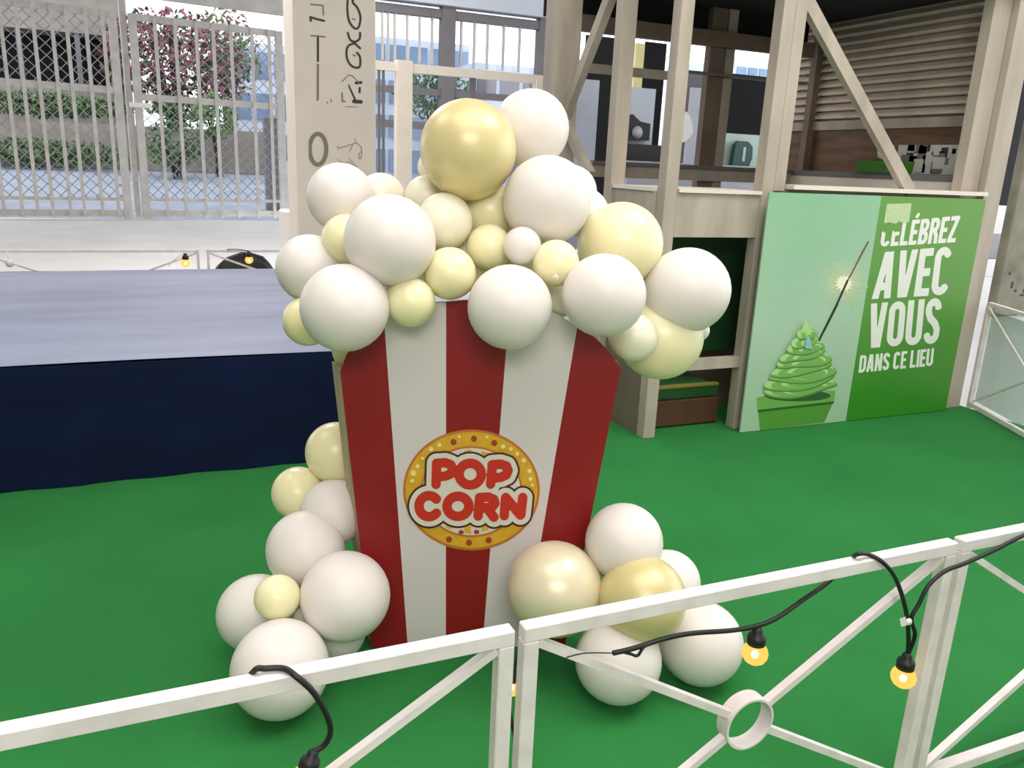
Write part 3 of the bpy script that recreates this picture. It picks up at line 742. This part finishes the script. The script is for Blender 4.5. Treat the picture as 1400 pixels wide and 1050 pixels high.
# braces on the left side (plane x = XB0)
ax_ = lambda x, y: atX(x, y, XB0)
MB().beam((XB0-.02,4.52,2.62), (XB0-.02,5.12,1.86), .05, .07).build('brace', SM, sl)
MB().beam((XB0-.02,5.12,1.84), (XB0-.02,4.70,1.5), .05, .06).build('brace', SM, sl)
# front diagonal brace on the right bay
MB().beam(sx(1105,-4)+Vector((0,.03,0)), sx(1248,262)+Vector((0,.03,0)), .045, .075, (0,0,1)).build('brace', SM, sl)
# left bay counter
zc0, zc1 = 1.19, 1.435
MB().box((XB0+.084,KY+.004,zc0),(XC0-.012,KY+.04,zc1)).build('fascia', SM, sl)
MB().box((XB0-.02,KY+.082,zc0),(XB0+.02,4.398,zc1)).build('fascia', SM, sl)
mb = MB(); mb.box((XB0-.03,KY+.083,zc1+.001),(XC0+.07,4.398,zc1+.022)); mb.box((XB0+.086,KY-.012,zc1+.001),(XC0-.014,KY+.082,zc1+.022)); mb.build('counter_top', M['stallw'], sl)
MB().box((XB0+.084,KY+.012,.40),(XC0-.012,KY+.06,.465)).build('mid_rail', SM, sl)
MB().box((XB0+.02,KY+.30,.44),(XC0+.5,KY+.32,zc0-.004)).build('recessed_board', M['dgreen'], sl)
MB().box((XB0,KY+.515,.0),(XC0+.5,KY+.53,.43)).build('recessed_board', M['darkw'], sl)
MB().box((XB0+.0,KY+.085,.0),(XB0+.018,KY+.51,1.185)).build('side_board', M['darkw'], sl)
# right bay sill and lower wall
MB().box((XC0+.17,KY-.003,1.475),(XD0-.004,KY+.14,1.50)).box((XC0+.17,KY-.06,1.475),(XD0+.16,KY-.003,1.50)).build('counter_top', M['stallw'], sl)
MB().box((XC0+.08,KY+.02,.0),(XD0-.004,KY+.05,1.473)).build('lower_wall', SM, sl)
zr = 1.6
RX = XR-.22
ra, rb = atX(1085,232,RX), atX(1312,246,RX); rz = (ra.z+rb.z)/2
MB().box((RX,KY+.10,rz-.03),(RX+.04,KB-.005,rz+.012)).build('inner_rail', M['winf'], sl)
MB().box((RX+.005,KY+.10,rz-.20),(RX+.03,KB-.005,rz-.031)).build('inner_board', M['stallw'], sl)
# right side wall with shutter, running back from the corner post
MB().box((XR,KY+.102,0),(XR+.04,KB+.5,1.93)).build('side_wall', M['brown'], sl)
Y0s, Y1s = KY+.105, KB+.45
mb = MB(); z = 2.02
while z < 2.72:
    mb.hexa([(XR-.012,Y0s,z),(XR+.03,Y0s,z+.03),(XR+.03,Y1s,z+.03),(XR-.012,Y1s,z),(XR-.012,Y0s,z+.022),(XR+.03,Y0s,z+.058),(XR+.03,Y1s,z+.058),(XR-.012,Y1s,z+.022)][::1])
    z += .062
mb.build('slatted_shutter', M['slat'], sl)
MB().box((XR-.02,Y0s,1.93),(XR+.04,Y1s,2.0)).build('shutter_rail', SM, sl)
MB().box((XR+.04,Y0s,2.0),(XR+.06,Y1s,ZT)).build('shutter_backing', M['stall'], sl)
MB().box((XB0-.02,KY-.1,ZT),(XR+.3,KB+.5,ZT+.04)).build('roof', M['black'], sl)
# crates under the counter
cx0, cx1 = XB0+.12, XC0-.03
cg = tag(MB().box((cx0,KY+.14,.006),(cx1,KY+.5,.175),ch=.008).build('storage_crate', M['brick'], None, ((cx0+cx1)/2,KY+.3,.006)), 'brown crate standing on the carpet under the stall counter', 'crate')
t = thing('storage_crate', 'flat green crate with a yellow strap on top of the brown one under the counter', 'crate', ((cx0+cx1)/2,KY+.3,.177))
MB().box((cx0,KY+.16,.177),(cx1,KY+.48,.245),ch=.006).build('tray', M['crateg'], t)
MB().box((cx0,KY+.158,.246),(cx1,KY+.20,.262),ch=.003).build('strap', M['yel'], t)

# things inside and behind the stall
def side_pt(x, y): return atX(x, y, XR-.014)
pa, pb = side_pt(1228,197), side_pt(1315,196); pz0 = side_pt(1262,238).z; pz1 = side_pt(1262,198).z
t = thing('photo_strip', 'strip of black and white photographs pinned low on the brown stall wall', 'picture', (XR-.02,(pa.y+pb.y)/2,pz0))
ya, yb = sorted((pa.y, pb.y)); mb = MB(); mb.box((XR-.006,ya,pz0),(XR-.001,yb,pz1),0)
random.seed(3)
for k in range(26):
    y_ = random.uniform(ya,yb-.1); z_ = random.uniform(pz0,pz1-.04); mb.box((XR-.0075-.0006*(k%3),y_,z_),(XR-.006,min(yb,y_+random.uniform(.03,.10)),min(pz1,z_+random.uniform(.03,.14))), 1+k%3 if k % 3 < 2 else 0)
mb.build('print', [M['phw'],M['phd'],M['phg']], t)
c = atX(1206,233,RX+.02); zt_ = rz+.014
tag(MB().hexa([(RX-.03,c.y-.2,zt_),(RX+.10,c.y-.2,zt_),(RX+.10,c.y+.2,zt_),(RX-.03,c.y+.2,zt_),(RX-.05,c.y-.22,zt_+.075),(RX+.09,c.y-.22,zt_+.085),(RX+.09,c.y+.2,zt_+.10),(RX-.05,c.y+.2,zt_+.09)]).build('folded_cloth', M['leafg'], None, (RX+.02,c.y,zt_)), 'bright green folded cloth lying on the inner stall rail', 'cloth')
tag(MB().lathe([(0,-.06),(.05,-.045),(.062,0),(.05,.045),(0,.06)], (RX+.03,c.y,zt_+.15), (0,0,1), 18).build('paper_lantern', M['whiteplastic'], None, (RX+.03,c.y,zt_+.09)), 'small round white shade above the green cloth', 'shade')
# neighbouring stand behind
NY = 8.4; nx_ = lambda x, y: atY(x, y, NY)
def board(x0, x1, y0, y1, m, label, name='display_board', cat='board', Y=NY, foot=True, grp=None):
    a, b = atY(x0,y1,Y), atY(x1,y0,Y); z0 = -.02 if foot else a.z
    return tag(MB().box((a.x,Y,z0),(b.x,Y+.04,b.z)).build(name, m, None, ((a.x+b.x)/2,Y,z0)), label, cat, grp)
board(832, 897, 122, 226, M['bwall'], 'white framed display board seen between the left stall posts', Y=8.2)
board(936, 974, 122, 226, M['grayb'], 'pale grey display board left of the mint board', Y=8.5)
board(782, 820, 110, 226, M['grayb'], 'narrow pale board behind the left brace of the stall', Y=8.8)
board(975, 1052, 186, 232, M['mint'], 'mint green low board behind the stall', Y=7.6)
t = board(990, 1056, 106, 188, M['dark'], 'black cabinet above the mint board behind the stall', 'dark_cabinet', 'cabinet', Y=9.6)
board(1078, 1092, 150, 226, M['mint'], 'narrow mint strip seen left of the brown corner post', Y=7.9)
board(930, 990, 104, 122, M['winf'], 'grey box on top behind the pale grey display board', 'signal_box', 'box', Y=10.4)
board(868, 882, 60, 96, M['cream'], 'yellowish card panel high behind the left stall posts', 'card_panel', 'panel', Y=9.2)
board(845, 855, 42, 56, M['lime'], 'small lime green sign under the stall roof', 'lime_sign', 'sign', Y=KB-.1005, foot=False)
board(800, 842, 52, 92, M['black'], 'black panel high behind the stall brace', 'backdrop', 'backdrop', Y=10.2)
board(881, 912, 60, 92, M['dark'], 'black panel right of the yellowish card', 'backdrop', 'backdrop', Y=10.2)
tag(MB().box((atY(838,208,8.1).x,7.9,-.02),(atY(905,208,8.1).x,8.05,atY(870,197,7.9).z)).build('low_bench', M['rubber'], None, (atY(870,208,8.1).x,8,-.02)), 'black bench in front of the white framed board', 'bench')
building(1000, 1075, 82, 34, 3, 5, 'pale far building in the bright gap above the black cabinet', 'bwall', 'bglass')
c = atY(1016,212,7.5)
t = thing('carry_case', 'dark teal case standing against the mint board', 'case', (c.x,7.5,atY(1016,227,7.5).z))
z0 = atY(1016,227,7.5).z; z1 = atY(1016,193,7.5).z; h_ = .13
mb = MB(); poly = [(c.x-h_,z0),(c.x+h_*.75,z0),(c.x+h_,z0+(z1-z0)*.35),(c.x+h_*.9,z0+(z1-z0)*.8),(c.x+h_*.4,z1),(c.x-h_*.6,z1),(c.x-h_*.85,z1-.04)]
mb.prism([(x,7.56,z) for x,z in poly], (0,-1,0), .06); mb.build('body', M['teal'], t)
MB().box((c.x-.01,7.493,z0+.05),(c.x+.025,7.4995,z1-.06)).build('pale_stripe', M['mint'], t)
# counter ledge carrying the case
tag(MB().box((nx_(790,228).x,7.3,-.02),(nx_(1075,238).x,7.6-.005,z0-.002)).build('low_counter', M['grayb'], None, (c.x-1,7.45,-.02)), 'pale grey low counter behind the stall, carrying the teal case', 'counter')
c = atY(871,176,8.1); zz = z0
t = thing('black_handbag', 'black bag with a pale pocket in front of the white framed board', 'bag', (c.x,8.1,c.z-.1))
hw = .17; mb = MB(); poly = [(c.x-hw,c.z-.12),(c.x+hw,c.z-.12),(c.x+hw,c.z+.06),(c.x+hw*.2,c.z+.08),(c.x-hw*.4,c.z+.15),(c.x-hw*.8,c.z+.12)]
mb.prism([(x,8.17,z) for x,z in poly], (0,-1,0), .07); mb.build('body', M['rubber'], t)
MB().lathe([(0,.0),(.06,.002),(.07,.01),(0,.014)], (c.x,8.10,c.z-.04), (0,-1,0), 14).build('pocket', M['grayb'], t)
c = atY(937,172,8.47); mb = MB()
fan = [(0,.16),(.05,.12),(.10,.02),(.12,-.06),(.09,-.12),(.02,-.18),(-.05,-.20),(-.03,-.08)]
mb.prism([(c.x+x,8.499,c.z+z) for x,z in fan][::-1], (0,-1,0), .03)
tag(mb.build('paper_fan', M['whiteplastic'], None, c), 'curved white paper fan hanging on the pale grey board', 'fan')

# ------------------------------------------------------------------ poster board leaning on the stall front
PY = KY-.075
PA, PB_ = 3.20, 4.985
pnl = thing('poster_board', 'green poster board with an iced cupcake, a sparkler and white French lettering', 'poster', ((PA+PB_)/2, PY, 0))
pz = 1.455
split = atY(1181,420,PY).x
def pgrad(name, c0, c1, c2):
    m = bpy.data.materials.new(name); m.use_nodes = True; nt = m.node_tree; b = nt.nodes['Principled BSDF']; b.inputs['Roughness'].default_value = .45
    tc = nt.nodes.new('ShaderNodeTexCoord'); sp = nt.nodes.new('ShaderNodeSeparateXYZ'); nt.links.new(tc.outputs['Generated'], sp.inputs[0])
    nz = nt.nodes.new('ShaderNodeTexNoise'); nz.inputs['Scale'].default_value = 1.6; nt.links.new(tc.outputs['Generated'], nz.inputs['Vector'])
    ad = nt.nodes.new('ShaderNodeMath'); ad.operation = 'MULTIPLY_ADD'; ad.inputs[1].default_value = .5
    nt.links.new(nz.outputs['Fac'], ad.inputs[0]); nt.links.new(sp.outputs['Z'], ad.inputs[2])
    sb = nt.nodes.new('ShaderNodeMath'); sb.operation = 'SUBTRACT'; sb.inputs[1].default_value = .25; nt.links.new(ad.outputs[0], sb.inputs[0])
    rp = nt.nodes.new('ShaderNodeValToRGB'); e = rp.color_ramp.elements; e[0].color = c0; e[0].position = .1; e[1].color = c2; e[1].position = .95
    k = e.new(.45); k.color = c1
    nt.links.new(sb.outputs[0], rp.inputs[0]); nt.links.new(rp.outputs[0], b.inputs['Base Color']); return m
M['pmint'] = pgrad('print_mint', lin(164,198,166), lin(172,204,176), lin(140,192,152))
M['pgreen'] = pgrad('print_green', lin(50,138,26), lin(86,150,52), lin(100,156,58))
MB().box((PA,PY,.004),(split,PY+.012,pz)).build('mint_half', M['pmint'], pnl)
MB().box((split,PY,.004),(PB_,PY+.012,pz)).build('green_half', M['pgreen'], pnl)
nP = Vector((0,-1,0))
def zp(x, y, off=0.0): return atY(980+x/2.624, 220+y/2.624, PY-off)
def pprism(mb, pts, off, mi=0, t=.0006):
    P = [zp(x,y) for x,y in pts]
    P = [Vector((p.x, PY-off, p.z)) for p in P]
    # order ccw seen from the viewer
    A = sum(P[i].x*P[(i+1)%len(P)].z-P[(i+1)%len(P)].x*P[i].z for i in range(len(P)))
    if A < 0: P = P[::-1]
    mb.prism(P, nP, t, mi)
# cupcake
mb = MB()
pprism(mb, [(143,850),(200,838),(425,824),(416,868),(385,938),(155,966)], .0004, 2)
pprism(mb, [(143,850),(425,824),(420,862),(146,893)], .0012, 3)
pprism(mb, [(146,893),(420,862),(418,870),(147,901)], .0020, 0)
pprism(mb, ell(290,842,118,20,0,360,24), .0020, 4)
off = .003
for (cx,cy,rx,ry,tl) in ((298,814,133,25,-7),(293,790,130,25,-10),(305,766,122,24,-7),(297,742,112,24,-12),(307,717,100,23,-8),(300,692,84,22,-15),(311,668,68,21,-9),(307,644,50,21,-18),(313,618,34,20,-12)):
    for (dx,dy,k,mi) in ((2,5,1.0,3),(0,0,1.0,2),(-3,-4,.95,1),(10,1,.86,2),(16,0,.62,1),(22,3,.50,2)):
        a_ = R(tl); pts = []
        for i in range(30):
            w = 2*pi*i/30; x_ = rx*k*cos(w); y_ = ry*k*sin(w)*(1+.16*sin(3*w+cx))+.03*rx*sin(2*w+cy)
            pts.append((cx+dx+x_*cos(a_)-y_*sin(a_), cy+dy+x_*sin(a_)+y_*cos(a_)))
        pprism(mb, pts, off, {1:5,2:6,3:8}[mi], .0003); off += .0004
pprism(mb, [(292,612),(300,585),(308,558),(314,580),(326,600),(330,622)], off, 5)
pprism(mb, [(306,668),(312,620),(324,634),(334,672)], off+.0008, 7)
mb.build('cupcake_print', [M['pdark'],M['pl1'],M['pl3'],M['pl4'],M['pdark'],M['pl1'],M['pl2'],M['pblue'],M['pl5']], pnl)
mb = MB(); random.seed(11)
for k in range(46):
    a_ = random.uniform(0,2*pi); L = random.uniform(35,112); w = random.uniform(.8,2.2)
    d = Vector((cos(a_),sin(a_))); nn = Vector((-d.y,d.x))*w
    if 455+d.x*L > 548: L = 90/max(.2,d.x)*.98
    pprism(mb, [(455+d.x*8+nn.x,440+d.y*8+nn.y),(455+d.x*L,440+d.y*L),(455+d.x*8-nn.x,440+d.y*8-nn.y)], .0004+.00001*k, 0, .0002)
for rr_, mi in ((84,4),(56,5)): pprism(mb, [(455+(rr_+7*sin(i*2.4))*cos(2*pi*i/40),440+(rr_+7*sin(i*2.4))*sin(2*pi*i/40)) for i in range(40)], .0001 if mi == 4 else .0002, mi, .0001)
pprism(mb, [(455+(22+12*(i%2))*cos(2*pi*i/28),440+(22+12*(i%2))*sin(2*pi*i/28)) for i in range(28)], .0014, 1)
pprism(mb, [(546,288),(542,287),(522,322),(469,426),(472,429),(525,328)], .0022, 6)
pprism(mb, [(472,430),(466,424),(428,510),(352,664),(356,668),(434,514)], .0022, 2)
pprism(mb, [(436,512),(432,510),(396,580),(360,652),(363,655),(400,584)], .0030, 2)
mb.build('sparkler_print', [M['psp'],M['psp2'],M['pdk'],M['pdark'],M['gl1'],M['gl2'],M['brown']], pnl)
# block letters: strokes in a unit box (x 0..w, y 0 bottom .. 1 top)
def arc(cx, cy, rx, ry, a0, a1, n=8): return [(cx+rx*cos(R(a0+(a1-a0)*i/n)), cy+ry*sin(R(a0+(a1-a0)*i/n))) for i in range(n+1)]
h = .082
LT = {
 'C': (.42, [arc(.21,.78,.21-h,.22-h,10,180)+arc(.21,.22,.21-h,.22-h,180,350)]),
 'E': (.36, [[(h,0),(h,1)], [(h,1-h),(.36,1-h)], [(h,.5),(.33,.5)], [(h,h),(.36,h)]]),
 'L': (.36, [[(h,0),(h,1)], [(h,h),(.36,h)]]),
 'B': (.42, [[(h,0),(h,1)], [(h,1-h),(.24,1-h)]+arc(.24,.74,.18-h,.26-h,90,-90)+[(h,.52)], [(h,.52),(.24,.52)]+arc(.24,.27,.19-h,.27-h,90,-90)+[(h,h)]]),
 'R': (.42, [[(h,0),(h,1)], [(h,1-h),(.24,1-h)]+arc(.24,.73,.18-h,.27-h,90,-90)+[(h,.5)], [(.24,.5),(.33,.3),(.345,0)]]),
 'Z': (.40, [[(.01,1-h),(.40,1-h)], [(.33,1-h),(.07,h)], [(0,h),(.39,h)]]),
 'A': (.46, [[(h-.01,-.1),(.205,1.1)], [(.47-h,-.1),(.255,1.1)], [(.11,.26),(.35,.26)]]),
 'V': (.46, [[(h-.01,1.1),(.205,-.1)], [(.47-h,1.1),(.255,-.1)]]),
 'O': (.44, [arc(.22,.78,.22-h,.22-h,0,180)+arc(.22,.22,.22-h,.22-h,180,360)+[(.44-h,.78)]]),
 'U': (.44, [[(h,1)]+arc(.22,.22,.22-h,.22-h,180,360)+[(.44-h,1)]]),
 'S': (.42, [arc(.21,.77,.21-h,.23-h,-5,180)+[(h,.70),(.14,.57),(.28,.44),(.42-h,.32)]+arc(.21,.23,.21-h,.23-h,0,-180)]),
 'D': (.43, [[(h,0),(h,1)], [(h,1-h),(.2,1-h)]+arc(.21,.74,.22-h,.26-h,90,0)+arc(.21,.26,.22-h,.26-h,0,-90)+[(h,h)]]),
 'N': (.45, [[(h,0),(h,1)], [(h-.02,1.08),(.47-h,-.08)], [(.45-h,0),(.45-h,1)]]),
 'I': (.15, [[(h,0),(h,1)]]), ' ': (.14, [])}
def word(txt, bl, br, tl, tr, name, acc=(), cut=0, off=.0006):
    gap = .05
    W_ = sum(LT[ch][0] for ch in txt)+gap*(len(txt)-1); x = 0
    def mp(u, v):
        u /= W_
        a_ = (bl[0]+(br[0]-bl[0])*u, bl[1]+(br[1]-bl[1])*u); b_ = (tl[0]+(tr[0]-tl[0])*u, tl[1]+(tr[1]-tl[1])*u)
        return zp(a_[0]+(b_[0]-a_[0])*v, a_[1]+(b_[1]-a_[1])*v, off)
    xs = np.arange(-.04, W_+.06, .0125); ys = np.arange(-.025, 1.35, .0125); X, Y = np.meshgrid(xs, ys)
    D = np.full(X.shape, 1e9)
    for i, ch in enumerate(txt):
        w, sts = LT[ch]
        D1 = field([([(x+p[0],p[1]) for p in s_], h, True) for s_ in sts], X, Y)
        D1 = np.maximum(D1, np.maximum(Y-1, -Y))
        if i in acc: D1 = np.minimum(D1, field([([(x+w*.45,1.07),(x+w*.75,1.25)], h*.8, True)], X, Y))
        if i < cut: D1 = np.maximum(D1, Y-.60-.04*np.sin(X*40))
        D = np.minimum(D, D1)
        x += w+gap
    mb = MB(); sheet(mb, D, xs, ys, 0, mp, nP)
    return mb.build(name, M['lwhite'], pnl)
word('CELEBREZ', (585,308), (856,292), (598,222), (874,196), 'lettering', acc=(3,), cut=2)
word('AVEC', (555,496), (828,480), (588,328), (846,306), 'lettering')
word('VOUS', (538,672), (795,655), (553,512), (810,490), 'lettering')
word('DANS CE LIEU', (508,760), (774,735), (515,698), (780,672), 'lettering')
mb = MB(); pprism(mb, [(611,154),(698,152),(694,190),(688,219),(672,224),(655,216),(640,226),(618,220),(600,224),(604,190)], .0004, 0)
mb.build('worn_patch', M['patch'], pnl)

# ------------------------------------------------------------------ right hand side: barrier, boxes, column, dark wall
b0, b1 = atz(1325,557), atz(1400,600)
dx = (b1-b0).normalized(); L = 1.3; hb = .74
t = thing('glass_barrier', 'white framed barrier with a frosted greenish sheet and crossed wires, at the right edge', 'barrier', b0)
Z = Vector((0,0,1)); e = b0+dx*L
MB().beam(b0, b0+Z*hb, .03, .03, dx).build('post', M['fence'], t); MB().beam(e, e+Z*hb, .03, .03, dx).build('post', M['fence'], t)
MB().beam(b0+Z*(hb+.012), e+Z*(hb+.012), .03, .024).build('top_rail', M['fence'], t); MB().beam(b0+Z*.03+dx*.015, e+Z*.03-dx*.015, .03, .03).build('bottom_rail', M['fence'], t)
nb = Vector((dx.y,-dx.x,0))
MB().beam(b0+Z*.045+dx*.02, e+Z*(hb-.01)-dx*.02, .012, .012).build('diagonal_bar', M['fence'], t); MB().beam(b0+Z*(hb-.01)+dx*.02+nb*.013, e+Z*.045-dx*.02+nb*.013, .012, .012).build('diagonal_bar', M['fence'], t)
MB().beam(b0+Z*(hb/2+.01)+dx*.02-nb*.02, e+Z*(hb/2+.01)-dx*.02-nb*.02, .004, hb-.09).build('frosted_sheet', M['barrier'], t)
c = atz(1384,430)
t = thing('concrete_column', 'stained grey column at the far right, behind the frosted barrier', 'column', (c.x+.3,c.y+.3,-.02))
MB().box((atY(1378,330,c.y).x,c.y,-.02),(atY(1378,330,c.y).x+.6,c.y+.12,6.2),ch=.02).build('shaft', M['dcol'], t)
mb = MB()
for x,y,w_,h2 in ((1381,385,5,9),(1386,396,4,3),(1394,402,6,3),(1398,395,4,5),(1379,372,3,4)):
    a = atY(x,y+h2,c.y); b = atY(x+w_,y,c.y); mb.box((a.x,c.y-.004,a.z),(b.x,c.y-.0005,b.z))
mb.build('dirt_marks', M['mark'], t)
DY = 14.0
a, b = atY(1352,262,DY), atY(1460,110,DY)
tag(MB().box((a.x,DY,-.02),(b.x+1,DY+.3,b.z+1)).build('dark_partition', M['dark'], None, ((a.x+b.x)/2,DY,-.02)), 'black partition far behind at the upper right', 'partition')
random.seed(5)
for k,(x0,x1,y0,y1,m,lab) in enumerate(((1338,1385,282,318,'boxw','upper white carton of the far stack at the right'),(1336,1388,320,352,'boxg','grey carton in the middle of the far stack at the right'),(1330,1386,354,392,'boxw','lower white carton of the far stack at the right'))):
    Yb = 9.8
    a, b = atY(x0,y1,Yb), atY(x1,y0,Yb)
    zlo = a.z if k < 2 else -.02
    if k == 0: zlo = atY(1336,320,Yb).z+.002
    if k == 1: zlo = atY(1330,354,Yb).z+.002
    o = tag(MB().box((a.x,Yb,zlo),(b.x,Yb+.5,b.z),ch=.01).build('carton', M[m], None, ((a.x+b.x)/2,Yb+.2,zlo)), lab, 'box', 'cartons beyond the stall at the right')
